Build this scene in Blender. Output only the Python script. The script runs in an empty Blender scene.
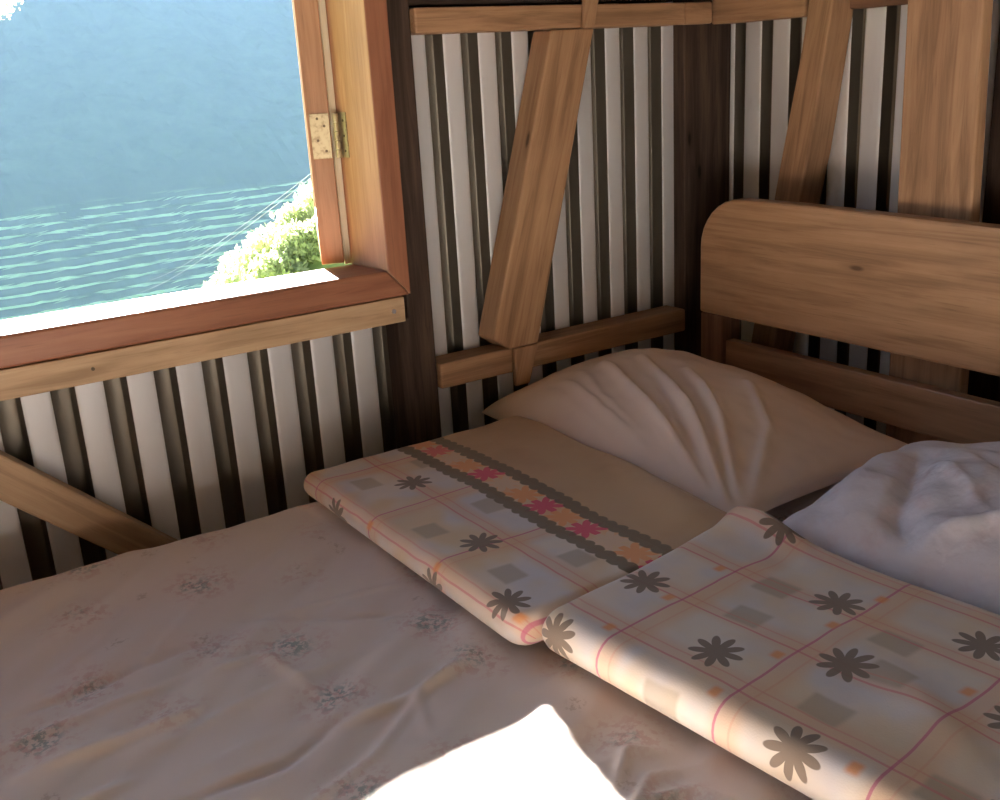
import bpy, math, random
from mathutils import Vector, Matrix, noise
from math import sin, cos, pi, sqrt, exp, floor
random.seed(7)
sc = bpy.context.scene
COL = sc.collection
X, Y, Z = Vector((1, 0, 0)), Vector((0, 1, 0)), Vector((0, 0, 1))

# ------------------------------------------------------------------ helpers
def basis(g, n):
    g = Vector(g).normalized(); n = Vector(n); n = (n - g * n.dot(g)).normalized()
    m = Matrix((g, n.cross(g), n)).transposed().to_4x4()
    return m

def wmat(o):
    return o.matrix_basis if o.parent is None else wmat(o.parent) @ o.matrix_basis

def mesh(name, verts, faces, mat, parent=None, origin=None, g=X, n=Z, smooth=False, uvs=None):
    """verts in world space; the object's own axes run along the grain g and the normal n"""
    vs = [Vector(v) for v in verts]
    if origin is None:
        origin = sum(vs, Vector()) / len(vs)
    M = Matrix.Translation(Vector(origin)) @ basis(g, n)
    Mi = M.inverted()
    me = bpy.data.meshes.new(name)
    me.from_pydata([tuple(Mi @ v) for v in vs], [], faces)
    if uvs:
        l = me.uv_layers.new(name='UVMap')
        for p in me.polygons:
            for li, vi in zip(p.loop_indices, p.vertices):
                l.data[li].uv = uvs[vi]
    me.polygons.foreach_set('use_smooth', [smooth] * len(me.polygons))
    me.update()
    o = bpy.data.objects.new(name, me)
    COL.objects.link(o)
    if mat: me.materials.append(mat)
    if parent:
        o.parent = parent
        o.matrix_basis = wmat(parent).inverted() @ M
    else:
        o.matrix_basis = M
    return o

def thing(name, loc, label=None, cat=None, group=None, kind=None, rotz=0):
    o = bpy.data.objects.new(name, None); COL.objects.link(o)
    o.matrix_basis = Matrix.Translation(Vector(loc)) @ Matrix.Rotation(rotz, 4, 'Z')
    o.empty_display_size = .05
    return tag(o, label, cat, group, kind)

def tag(o, label=None, cat=None, group=None, kind=None):
    if label: o['label'] = label
    if cat: o['category'] = cat
    if group: o['group'] = group
    if kind: o['kind'] = kind
    return o

def bev(o, w=.003, seg=2):
    m = o.modifiers.new('bevel', 'BEVEL'); m.width = w; m.segments = seg
    m.limit_method = 'ANGLE'; m.angle_limit = math.radians(40)
    return o

def prism_data(poly, a, b, plane):
    """poly: 2D outline; plane 'A' = (x,z) extruded in y, 'B' = (y,z) extruded in x, 'C' = (x,y) extruded in z"""
    n = len(poly); vs = []
    for d in (a, b):
        for (u, v) in poly:
            vs.append({'A': (u, d, v), 'B': (d, u, v), 'C': (u, v, d)}[plane])
    area = sum(poly[i][0] * poly[(i + 1) % n][1] - poly[(i + 1) % n][0] * poly[i][1] for i in range(n))
    fs = [tuple(range(n)), tuple(range(2 * n - 1, n - 1, -1))]
    for i in range(n):
        j = (i + 1) % n; fs.append((j, i, i + n, j + n))
    flip = (area > 0) == (plane in ('B', 'C'))
    if (b < a): flip = not flip
    if flip: fs = [f[::-1] for f in fs]
    fs = [f[::-1] for f in fs] if plane != 'X' else fs
    # consistent outward orientation check
    c = sum((Vector(v) for v in vs), Vector()) / len(vs)
    f = fs[0]; p = [Vector(vs[i]) for i in f]
    nn = Vector()
    for i in range(len(p)): nn += p[i].cross(p[(i + 1) % len(p)])
    if nn.dot(p[0] - c) < 0: fs = [f[::-1] for f in fs]
    return vs, fs

def prisms(name, items, mat, parent=None, g=Z, n=Y, bevel=.003, origin=None):
    V, F = [], []
    for it in items:
        v, f = prism_data(*it); k = len(V)
        V += v; F += [tuple(i + k for i in q) for q in f]
    o = mesh(name, V, F, mat, parent, origin, g, n)
    if bevel: bev(o, bevel)
    return o

def rect(x0, x1, z0, z1): return [(x0, z0), (x1, z0), (x1, z1), (x0, z1)]

def cyl_data(p0, p1, r, seg=12, r1=None):
    p0, p1 = Vector(p0), Vector(p1); d = (p1 - p0).normalized()
    a = d.orthogonal().normalized(); b = d.cross(a)
    r1 = r if r1 is None else r1; V = []
    for p, rr in ((p0, r), (p1, r1)):
        for i in range(seg):
            t = 2 * pi * i / seg; V.append(p + (a * cos(t) + b * sin(t)) * rr)
    F = [tuple(range(seg))[::-1], tuple(range(seg, 2 * seg))]
    for i in range(seg):
        j = (i + 1) % seg; F.append((i, j, j + seg, i + seg))
    return V, F

# ------------------------------------------------------------------ node maths
class NT:
    def __init__(s, name):
        s.m = bpy.data.materials.new(name); s.m.use_nodes = True
        s.t = s.m.node_tree; s.t.nodes.clear()
        s.out = s.t.nodes.new('ShaderNodeOutputMaterial')
    def n(s, typ, **kw):
        nd = s.t.nodes.new(typ)
        for k, v in kw.items(): setattr(nd, k, v)
        return nd
    def put(s, sock, v):
        if isinstance(v, E_): s.t.links.new(v.s, sock)
        elif isinstance(v, bpy.types.NodeSocket): s.t.links.new(v, sock)
        else:
            if isinstance(v, tuple) and len(v) == 3 and sock.type == 'RGBA': v = v + (1,)
            sock.default_value = v
    def math(s, op, *a, clamp=False):
        nd = s.n('ShaderNodeMath', operation=op, use_clamp=clamp)
        for i, v in enumerate(a): s.put(nd.inputs[i], v)
        return E_(s, nd.outputs[0])
    def mix(s, f, a, b, mode='MIX'):
        nd = s.n('ShaderNodeMix', data_type='RGBA', blend_type=mode)
        s.put(nd.inputs[0], f); s.put(nd.inputs[6], a); s.put(nd.inputs[7], b)
        return E_(s, nd.outputs[2])
    def noise(s, vec, scale=5, detail=4, rough=.5, dist=0, col=False):
        nd = s.n('ShaderNodeTexNoise'); s.put(nd.inputs['Vector'], vec)
        nd.inputs['Scale'].default_value = scale; nd.inputs['Detail'].default_value = detail
        nd.inputs['Roughness'].default_value = rough; nd.inputs['Distortion'].default_value = dist
        return E_(s, nd.outputs[1 if col else 0])
    def vor(s, vec, scale=5, rnd=1., feature='F1', out='Distance'):
        nd = s.n('ShaderNodeTexVoronoi', feature=feature); s.put(nd.inputs['Vector'], vec)
        nd.inputs['Scale'].default_value = scale; nd.inputs['Randomness'].default_value = rnd
        return E_(s, nd.outputs[out])
    def mapping(s, vec, scale=(1, 1, 1), loc=(0, 0, 0), rot=(0, 0, 0)):
        nd = s.n('ShaderNodeMapping'); s.put(nd.inputs[0], vec)
        s.put(nd.inputs[1], loc); nd.inputs[2].default_value = rot; nd.inputs[3].default_value = scale
        return E_(s, nd.outputs[0])
    def coord(s, k='Object'):
        return E_(s, s.n('ShaderNodeTexCoord').outputs[k])
    def xyz(s, v):
        nd = s.n('ShaderNodeSeparateXYZ'); s.put(nd.inputs[0], v)
        return [E_(s, o) for o in nd.outputs]
    def comb(s, x, y, z):
        nd = s.n('ShaderNodeCombineXYZ')
        for i, v in enumerate((x, y, z)): s.put(nd.inputs[i], v)
        return E_(s, nd.outputs[0])
    def step(s, v, a, b):   # smooth 0..1 as v goes a..b
        nd = s.n('ShaderNodeMapRange', interpolation_type='SMOOTHSTEP'); s.put(nd.inputs[0], v)
        nd.inputs[1].default_value = a; nd.inputs[2].default_value = b
        if a > b:
            nd.inputs[1].default_value = b; nd.inputs[2].default_value = a
            nd.inputs[3].default_value = 1; nd.inputs[4].default_value = 0
        return E_(s, nd.outputs[0])
    def ramp(s, f, stops):
        nd = s.n('ShaderNodeValToRGB'); s.put(nd.inputs[0], f); cr = nd.color_ramp
        while len(cr.elements) < len(stops): cr.elements.new(.5)
        for e, (p, c) in zip(cr.elements, stops):
            e.position = p; e.color = tuple(c) + (1,)
        return E_(s, nd.outputs[0])
    def bump(s, h, strength=.3, dist=.002, normal=None):
        nd = s.n('ShaderNodeBump'); s.put(nd.inputs['Height'], h)
        nd.inputs['Strength'].default_value = strength; nd.inputs['Distance'].default_value = dist
        if normal: s.put(nd.inputs['Normal'], normal)
        return E_(s, nd.outputs[0])
    def pbr(s, color, rough=.6, metal=0., normal=None, **kw):
        b = s.n('ShaderNodeBsdfPrincipled')
        s.put(b.inputs['Base Color'], color); s.put(b.inputs['Roughness'], rough); s.put(b.inputs['Metallic'], metal)
        if normal: s.put(b.inputs['Normal'], normal)
        for k, v in kw.items(): s.put(b.inputs[k.replace('_', ' ')], v)
        s.t.links.new(b.outputs[0], s.out.inputs[0])
        return b

class E_:
    def __init__(s, nt, sock): s.nt, s.s = nt, sock
    def __add__(s, o): return s.nt.math('ADD', s, o)
    __radd__ = __add__
    def __mul__(s, o): return s.nt.math('MULTIPLY', s, o)
    __rmul__ = __mul__
    def __sub__(s, o): return s.nt.math('SUBTRACT', s, o)
    def __rsub__(s, o): return s.nt.math('SUBTRACT', o, s)
    def __truediv__(s, o): return s.nt.math('DIVIDE', s, o)
    def max(s, o): return s.nt.math('MAXIMUM', s, o)
    def min(s, o): return s.nt.math('MINIMUM', s, o)
    def abs(s): return s.nt.math('ABSOLUTE', s)

def obj_random(t):
    return E_(t, t.n('ShaderNodeObjectInfo').outputs['Random'])

def wood(name, light, mid, dark, rough=.6, grain=1., knots=True, stain=.5, spec=.4, lengthwise=1.0):
    t = NT(name); c = t.coord(); r = obj_random(t)
    off = t.comb(r * 13.7, r * 7.3, r * 3.1)
    nd = t.n('ShaderNodeVectorMath', operation='ADD'); t.put(nd.inputs[0], c); t.put(nd.inputs[1], off)
    v = E_(t, nd.outputs[0])
    warp = t.noise(t.mapping(v, (1.2, 4, 4)), 2.2, 3, .5)
    gx = t.noise(t.mapping(v, (1.5 * lengthwise, 26, 26)), 2.2, 6, .62, 1.2)
    fine = t.noise(t.mapping(v, (6, 160, 160)), 2., 4, .6)
    w = t.n('ShaderNodeTexWave', wave_type='BANDS', bands_direction='Y', wave_profile='SIN')
    t.put(w.inputs['Vector'], t.mapping(v, (.35, 1, 1)))
    w.inputs['Scale'].default_value = 7; w.inputs['Distortion'].default_value = 9
    w.inputs['Detail'].default_value = 3; w.inputs['Detail Scale'].default_value = .8
    ring = E_(t, w.outputs[1])
    f = t.step(gx * .55 + warp * .35 + ring * .10, .25, .80)
    col = t.ramp(f, [(0, dark), (.42, mid), (1, light)])
    col = t.mix(t.step(fine, .55, .75) * (.35 * grain), col, tuple(x * .45 for x in dark))
    blot = t.step(t.noise(t.mapping(v, (.5, 1, 1)), 5, 5, .65), .45, .75)
    col = t.mix(blot * stain * .6, col, tuple(x * .55 for x in mid))
    if knots:
        k = t.vor(t.mapping(v, (2.2, 7, 7)), 1.7, 1.)
        col = t.mix(t.step(k, .085, .03), col, tuple(x * .22 for x in dark))
        col = t.mix(t.step(k, .2, .06) * .4, col, dark)
    h = gx * .5 + fine * .5
    t.pbr(col, rough, 0, t.bump(h, .35, .0015), Specular_IOR_Level=spec)
    return t.m

def daisy(t, u, v, cx, cy, r, rot=0., petals=9, sx=1., sy=1.):
    dx = (u - cx) * sx; dy = (v - cy) * sy
    d = t.math('SQRT', dx * dx + dy * dy)
    a = t.math('ARCTAN2', dy, dx)
    pet = t.math('POWER', t.math('COSINE', a * petals + rot) * .5 + .5, .55)
    edge = pet * (.58 * r) + (.44 * r)
    m = t.step(edge - d, -.0012, .0012)
    return m

def fabric_bump(t, vec, wr=.5, weave=900, base=None):
    h = t.noise(vec, 9, 5, .55) * wr + t.noise(vec, weave, 2, .5) * .05
    return t.bump(h, .5, .006)

# ------------------------------------------------------------------ materials
M = {}
M['pine'] = wood('pine', (.50, .30, .16), (.38, .21, .11), (.20, .105, .05))
M['pine_pale'] = wood('pine_pale', (.58, .41, .25), (.46, .30, .17), (.28, .17, .09), stain=.35)
M['red'] = wood('redwood_varnished', (.36, .155, .08), (.29, .115, .06), (.20, .075, .038), rough=.45, stain=.25, knots=False)
M['jamb'] = wood('redwood_reveal_lit', (.48, .28, .155), (.40, .215, .118), (.28, .14, .07), rough=.5, stain=.3)  # lighter redwood copy; sun bounced onto the reveal is in its colour
M['sun_strip'] = wood('sunlit_pale_strip', (.95, .90, .70), (.93, .87, .66), (.85, .75, .50), stain=.1, knots=False)
M['head'] = wood('headboard_wood', (.51, .305, .17), (.41, .23, .12), (.26, .135, .065), rough=.42, stain=.8, knots=True, lengthwise=.8)
M['dark'] = wood('old_dark_timber', (.11, .07, .047), (.055, .034, .025), (.02, .013, .01), rough=.85, grain=1.6, stain=.8, spec=.2)
M['brown'] = wood('brown_timber', (.30, .16, .085), (.20, .10, .055), (.10, .05, .028), rough=.75, stain=.5)
M['grey'] = wood('weathered_boards', (.22, .20, .18), (.16, .145, .13), (.09, .08, .07), rough=.8)
M['bounce_board'] = wood('pale_bounce_boards', (.80, .79, .77), (.74, .73, .70), (.60, .58, .55), rough=.8, stain=.2, knots=False)
M['floor'] = wood('floor_boards', (.26, .15, .085), (.18, .10, .058), (.09, .05, .03), rough=.6)

def zinc(name, c1, c2, stain, metal, rough):
    t = NT(name); c = t.coord()
    spx = t.xyz(t.vor(c, 60, 1., out='Color'))[0]
    n1 = t.noise(t.mapping(c, (3, 3, .6)), 5, 5, .6)
    col = t.mix(t.step(n1, .35, .75) * .5, c1, c2)
    col = t.mix(t.step(t.noise(t.mapping(c, (1, 1, .4)), 14, 4, .6), .60, .8) * .35, col, stain)
    t.pbr(col, t.math('ADD', rough, spx * .05 + n1 * .12), metal, t.bump(t.noise(t.mapping(c, (1, 1, .25)), 40, 3, .5), .12, .001))
    return t.m
M['metal'] = zinc('galvanised_sheet', (.90, .92, .94), (.80, .80, .81), (.50, .45, .38), .2, .42)
M['groove_shade'] = zinc('shaded_groove', (.17, .145, .11), (.11, .09, .07), (.06, .045, .035), .5, .38)  # shade of the grooves and their slopes, put into the metal's colour

t = NT('brass'); c = t.coord()
t.pbr(t.mix(t.step(t.noise(c, 90, 4, .6), .45, .7), (.40, .33, .20), (.26, .20, .12)), .45, .7)
M['brass'] = t.m
t = NT('steel'); t.pbr((.75, .74, .72), .3, 1.); M['steel'] = t.m
t = NT('screw_dark'); t.pbr((.10, .07, .04), .5, .6); M['screw'] = t.m

t = NT('window_glass')
lp = t.n('ShaderNodeBsdfTransparent'); gl = t.n('ShaderNodeBsdfGlossy'); gl.inputs['Roughness'].default_value = .02
fr = t.n('ShaderNodeFresnel'); mx = t.n('ShaderNodeMixShader')
t.t.links.new(fr.outputs[0], mx.inputs[0]); t.t.links.new(lp.outputs[0], mx.inputs[1]); t.t.links.new(gl.outputs[0], mx.inputs[2])
t.t.links.new(mx.outputs[0], t.out.inputs[0]); M['glass'] = t.m

# bed sheet: pale cotton with small faded posies
t = NT('faded_floral_cotton'); c = t.coord()
wv = t.n('ShaderNodeVectorMath', operation='ADD')
nz = t.noise(c, 14, 3, .6, col=True); sc_ = t.n('ShaderNodeVectorMath', operation='SCALE'); t.put(sc_.inputs[0], nz); sc_.inputs[3].default_value = .055
t.put(wv.inputs[0], t.mapping(c, (1, 1, 0), rot=(0, 0, .35))); t.put(wv.inputs[1], sc_.outputs[0]); wv = E_(t, wv.outputs[0])
d = t.vor(wv, 6.2, .45)
speck = t.noise(c, 120, 3, .65)
speck2 = t.noise(t.mapping(c, (1, 1, 1), (3, 1, 0)), 75, 3, .65)
base = t.mix(t.step(t.noise(c, 4, 3, .5), .35, .7) * .5, (.76, .67, .61), (.72, .66, .57))
pink = t.step(d, .44, .14) * t.step(speck2, .47, .60)
col = t.mix(pink * .42, base, (.52, .22, .20))
green = t.step(d, .25, .08) * t.step(speck, .46, .58)
col = t.mix(green * .68, col, (.17, .27, .25))
spr = t.step(t.vor(wv, 11, .8), .20, .10) * t.step(speck, .50, .60)
col = t.mix(spr * .4, col, (.40, .30, .22))
t.pbr(col, .85, 0, fabric_bump(t, t.mapping(c, (.8, 1.6, 1)), .5), Specular_IOR_Level=.15, Sheen_Weight=.1)
M['sheet'] = t.m

t = NT('peach_cotton'); c = t.coord()
col = t.mix(t.step(t.noise(c, 6, 3, .5), .35, .7), (.86, .72, .62), (.80, .65, .54))
t.pbr(col, .85, 0, fabric_bump(t, c, .35), Specular_IOR_Level=.15); M['peach'] = t.m

t = NT('lilac_white_cotton'); c = t.coord()
col = t.mix(t.step(t.noise(c, 22, 4, .6), .5, .7) * .35, (.74, .70, .74), (.66, .50, .52))
h = t.noise(c, 13, 3, .5) + t.vor(c, 17, 1., 'SMOOTH_F1') * .7 + t.noise(c, 40, 3, .5) * .25
t.pbr(col, .85, 0, t.bump(h, .8, .014), Specular_IOR_Level=.15); M['white'] = t.m

t = NT('mattress_ticking'); t.pbr((.45, .40, .36), .9); M['tick'] = t.m

def line(t, v, c, w): return t.step((v - c).abs(), w, w * .55)
def soft(t, v, c, w): return t.step((v - c).abs(), w, w * .2)
def box_mask(t, u, v, cx, cy, hx, hy):
    return t.step((u - cx).abs(), hx + .004, hx - .004) * t.step((v - cy).abs(), hy + .004, hy - .004)

def blanket_mat(name, flowers, ulines, vlines, oranges, greys, band=None, fr=.030, warm=.55):
    t = NT(name); uv = t.coord('UV'); wob = t.noise(uv, 9, 2, .5) * .010 - .005
    u, v, _ = t.xyz(uv); u = u + wob; v = v + wob
    base = t.mix(t.step(t.noise(uv, 9, 3, .5), .38, .62), (.80, .71, .62), (.70, .66, .66))
    base = t.mix(t.step(t.noise(t.mapping(uv, loc=(4, 2, 0)), 6.5, 2, .5), .46, .64) * warm, base, (.76, .57, .34))
    col = base
    for c_ in ulines:
        col = t.mix(soft(t, u, c_ + .010, .028) * .55, col, (.76, .50, .33))
    for c_ in vlines:
        col = t.mix(soft(t, v, c_ + .014, .030) * .55, col, (.78, .50, .30))
    for (a, b) in greys:
        col = t.mix(box_mask(t, u, v, a, b, .020, .024) * .6, col, (.42, .34, .24))
    for c_ in ulines:
        col = t.mix(line(t, u, c_, .0022) * .75, col, (.68, .26, .26))
        col = t.mix(line(t, u, c_ + .016, .0018) * .5, col, (.70, .32, .26))
    for c_ in vlines:
        col = t.mix(line(t, v, c_, .0022) * .8, col, (.62, .17, .27))
        col = t.mix(line(t, v, c_ + .020, .0018) * .35, col, (.72, .35, .25))
    for (a, b) in oranges:
        col = t.mix(box_mask(t, u, v, a, b, .008, .0065) * .8, col, (.82, .33, .11))
    fm = None
    for i, (a, b, s) in enumerate(flowers):
        m = daisy(t, u, v, a, b, fr * s, i * 1.3, 9)
        fm = m if fm is None else fm.max(m)
    col = t.mix(fm * .93, col, (.22, .165, .125))
    if band:
        b0, b1 = band
        plain = t.step(u, b1 - .006, b1 - .002)
        col = t.mix(plain, col, t.mix(t.step(t.noise(uv, 7, 3, .5), .4, .65), (.62, .43, .26), (.56, .37, .22)))
        inb = t.step(u, b0 - .001, b0 + .001) * t.step(u, b1 + .001, b1 - .001)
        cellv = t.math('FRACT', v / .105)
        q = t.noise(uv, 28, 2, .5)
        pt_ = .056; q = v / pt_; k_ = t.math('FLOOR', q); fv = (q - k_ - .5) * pt_
        sel = t.math('FRACT', k_ * .381)
        hot = t.mix(t.step(t.noise(uv, 12, 2, .4), .4, .6), (.84, .52, .30), (.80, .60, .40))
        blo = daisy(t, u, fv, (b0 + b1) / 2, 0, .034, .5, 8)
        hot = t.mix(blo, hot, t.mix(t.step(sel, .35, .4), (.86, .42, .20), t.mix(t.step(sel, .7, .75), (.78, .13, .20), (.80, .60, .44))))
        col = t.mix(inb, col, hot)
        for cc, ph in ((b0, 0), (b1, .5)):
            q = v / .0235 + ph; f2 = (q - t.math('FLOOR', q) - .5) * .0235
            du_ = u - cc; rr = t.math('SQRT', du_ * du_ + f2 * f2)
            wob2 = t.noise(uv, 60, 2, .5) * .005
            col = t.mix(t.step(rr + wob2, .0190, .0165) * .93, col, (.20, .155, .10))
    t.pbr(col, .95, 0, t.bump(t.noise(uv, 420, 2, .6) * .25 + t.noise(uv, 18, 4, .5), .35, .004), Specular_IOR_Level=.1, Sheen_Weight=.25)
    return t.m

# ------------------------------------------------------------------ camera (calibrated on the room's three directions)
yaw, pitch, roll = 0.57115512, 0.309131, -0.05762069
cy, sy, cp, sp_ = cos(yaw), sin(yaw), cos(pitch), sin(pitch)
fw = Vector((sy * cp, cy * cp, -sp_)); rt = Vector((cy, -sy, 0)); up = rt.cross(fw)
r2 = rt * cos(roll) + up * sin(roll); u2 = -rt * sin(roll) + up * cos(roll)
CAMP = Vector((0, 0, 1.2))
cam = bpy.data.objects.new('camera', bpy.data.cameras.new('camera')); COL.objects.link(cam)
mm = Matrix((r2, u2, -fw)).transposed().to_4x4(); mm.translation = CAMP
cam.matrix_world = mm
cam.data.sensor_width = 36; cam.data.lens = 36 * 1.03438; cam.data.clip_start = .02; cam.data.clip_end = 5000
sc.camera = cam

# ------------------------------------------------------------------ room shell
RX0, RX1, RY0, RY1, RZ = -1.6, 1.86, -1.5, 1.86, 2.35
def struct(o): o['kind'] = 'structure'; return o

fl = []
yb = RY0 - .02
while yb < RY1 + .05:
    fl.append((rect(RX0 - .05, RX1 + .05, yb, yb + .138), -.03, 0, 'C')); yb += .142
struct(prisms('floor', fl, M['floor'], None, X, Z, .002))

def corrug(pts):
    """pts: list of runs; returns profile [(u, depth)]"""
    return pts
def sheet_profile(u0, u1, pitch, start, crest=.041, depth=.034):
    """crest towards the room = depth 0"""
    out = []; k = floor((u0 - start) / pitch) - 1
    sl = (pitch - crest) * .22
    while True:
        a = start + k * pitch
        if a > u1: break
        r = .003
        raw = [(a, 0), (a + r, -.0006), (a + crest / 2, 0), (a + crest - r, -.0006), (a + crest, 0), (a + crest + r, .002), (a + crest + sl - r, depth - .002),
               (a + crest + sl, depth), (a + (crest + pitch) / 2, depth), (a + pitch - sl, depth), (a + pitch - sl + r, depth - .002), (a + pitch - r, .002)]
        out += raw; k += 1
    return [p for p in out if u0 <= p[0] <= u1]

def sheet(name, plane, prof, base, z0, z1, parent, nz=2):
    V, F, n = [], [], len(prof)
    for j in range(nz + 1):
        z = z0 + (z1 - z0) * j / nz
        for (u, d) in prof:
            V.append((u, base + d, z) if plane == 'A' else (base + d, u, z))
    for j in range(nz):
        for i in range(n - 1):
            q = (j * n + i, j * n + i + 1, (j + 1) * n + i + 1, (j + 1) * n + i)
            F.append(q if plane == 'A' else q[::-1])
    o = mesh(name, V, F, M['metal'], parent, g=X, n=Z, smooth=True)
    o.data.materials.append(M['groove_shade'])
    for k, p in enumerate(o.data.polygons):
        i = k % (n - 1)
        if prof[i][1] + prof[i + 1][1] > .006: p.material_index = 1  # slopes and troughs take the painted shade
    s = o.modifiers.new('solid', 'SOLIDIFY'); s.thickness = .0012; s.offset = -1
    e = o.modifiers.new('edge', 'EDGE_SPLIT'); e.split_angle = math.radians(35)
    return o

SA = 1.820    # crest plane of the sheet behind the window wall studs
SB = 1.832
WX0, WX1, WZ0, WZ1 = -1.30, .905, .80, 1.98
wl = thing('wall_left', (0, SA + .02, 0), kind='structure')
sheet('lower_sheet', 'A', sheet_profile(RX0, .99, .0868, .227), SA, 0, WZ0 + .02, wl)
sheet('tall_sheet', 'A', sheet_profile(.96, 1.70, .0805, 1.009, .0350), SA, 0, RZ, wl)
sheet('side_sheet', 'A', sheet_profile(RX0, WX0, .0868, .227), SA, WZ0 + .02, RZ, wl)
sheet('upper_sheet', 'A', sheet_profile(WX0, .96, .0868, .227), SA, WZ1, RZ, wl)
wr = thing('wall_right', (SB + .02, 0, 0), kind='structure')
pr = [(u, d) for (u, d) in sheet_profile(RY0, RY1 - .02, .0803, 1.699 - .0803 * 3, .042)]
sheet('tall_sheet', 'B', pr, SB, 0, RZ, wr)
# the two walls behind the viewer, boarded
def boarded(name, plane, a0, a1, at, thick, mat='grey'):
    items = []; z = 0
    while z < RZ:
        items.append((rect(a0, a1, z + .003, min(z + .19, RZ)), at, at + thick, plane)); z += .193
    return struct(prisms(name, items, M[mat], None, X if plane == 'A' else Y, Y if plane == 'A' else X, .002))
boarded('wall_front', 'A', RX0, RX1, RY0 - .03, .03, 'bounce_board')  # unseen wall, made pale to bounce sun onto the metal sheets
boarded('wall_back', 'B', RY0, RY1, RX0 - .03, .03)
ce = []
xb = RX0 - .04
while xb < RX1 + .03:
    ce.append((rect(xb, xb + .20, RY0 - .05, RY1 + .05), RZ, RZ + .025, 'C')); xb += .202
struct(prisms('ceiling', ce, M['dark'], None, Y, Z, .002))

# ------------------------------------------------------------------ timber frame of the window wall
FA = 1.750    # room-side plane of the framing
def timber(name, items, mat, label, cat, g, n, group=None, bevel=.004):
    return tag(prisms(name, items, mat, None, g, n, bevel), label, cat, group)

timber('timber_post', [([(.906, 0), (.986, 0), (.986, RZ), (.931, RZ), (.931, .744), (.906, .744)], 1.762, 1.818, 'A')], M['dark'],
       'weathered dark brown post right beside the window frame', 'post', Z, Y)
timber('corner_post', [(rect(1.684, 1.830, 1.784, 1.845), 0, RZ, 'C')],
       M['dark'], 'rough dark brown post in the corner where the two metal walls meet', 'post', Z, Y)
# rails
timber('upper_rail', [(rect(.988, 1.655, 1.270, 1.315), FA, 1.816, 'A'), (rect(1.655, 1.736, 1.270, 1.315), FA, 1.783, 'A')], M['pine'],
       'knotty orange-brown rail along the top of the window-side metal panel, left of the corner', 'rail', X, Y)
timber('header_board', [(rect(.988, 1.655, 1.319, 1.46), 1.775, 1.816, 'A')], M['dark'],
       'dark board just above the upper rail between window and corner', 'board', X, Y)
timber('lower_rail', [(rect(.988, 1.657, .588, .641), 1.752, 1.817, 'A')], M['pine'],
       'low brown rail between the dark window post and the corner, above the peach pillow', 'rail', X, Y)
# diagonal brace, notched over the rails
timber('diagonal_brace', [
    ([(1.113, .669), (1.150, .6425), (1.224, .6425), (1.3975, 1.2685), (1.290, 1.2685)], 1.742, 1.806, 'A'),
    ([(1.367, 1.2685), (1.3975, 1.2685), (1.428, 1.40), (1.380, 1.40)], 1.738, 1.7495, 'A'),
    ([(1.160, .560), (1.196, .560), (1.224, .6425), (1.160, .6425)], 1.738, 1.7515, 'A')], M['pine'],
    'slanting pine brace crossing the metal panel between window and corner', 'brace', Vector((.29, 0, 1)), Y)
timber('diagonal_brace', [([(-.08, .79), (.030, .79), (.174, .6525), (.52, .327), (.86, .01), (.78, .01), (.46, .300), (.150, .584), (-.08, .775)], 1.757, 1.8, 'A')],
       M['pine_pale'], 'slanting pale brace below the window sill, going down behind the bed', 'brace', Vector((.73, 0, -.68)), Y)
# head wall
timber('upper_rail', [(rect(1.516, 1.779, 1.2685, 1.36), 1.7605, 1.826, 'B')], M['pine'],
       'orange-brown rail on the headboard-side wall just right of the corner', 'rail', Y, X)
timber('upper_rail', [(rect(1.110, 1.430, 1.2745, 1.37), 1.79, 1.828, 'B')], M['brown'],
       'short dark red-brown rail set back between the leaning brace and the wide board', 'rail', Y, X)
timber('leaning_brace', [
    ([(1.488, 1.42), (1.5075, 1.2665), (1.520, 1.19), (1.560, 1.0), (1.582, .89), (1.66, .45), (1.73, 0), (1.66, 0), (1.59, .45), (1.512, .89), (1.488, 1.0), (1.450, 1.25), (1.425, 1.42)], 1.757, 1.828, 'B')], M['pine'],
    'leaning brace behind the left part of the headboard, right of the corner', 'brace', Vector((0, -.2, 1)), X)
timber('wide_board', [([(1.206, 0), (1.212, .7), (1.220, 1.3), (1.232, RZ), (1.084, RZ), (1.073, 1.3), (1.058, .7), (1.052, 0)], 1.682, 1.710, 'B')], M['pine'],
       'wide upright brown board rising behind the headboard on the right', 'board', Z, X)
timber('timber_post', [(rect(.985, 1.108, 0, RZ), 1.785, 1.828, 'B')], M['dark'],
       'dark post at the right edge, next to the wide upright board', 'post', Z, X)
struct(prisms('trim_1', [(rect(-1.41, -1.31, 0, RZ), 1.762, 1.818, 'A')], M['dark'], None, Z, Y))

# ------------------------------------------------------------------ window
win = thing('window_1', (WX1, 1.80, WZ0), kind='structure')
SZ = .848
prisms('sill', [([(-1.30, SZ), (.883, SZ), (.929, .7955), (-1.30, .7955)], 1.741, 1.872, 'A')], M['red'], win, X, Y, .005)
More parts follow.
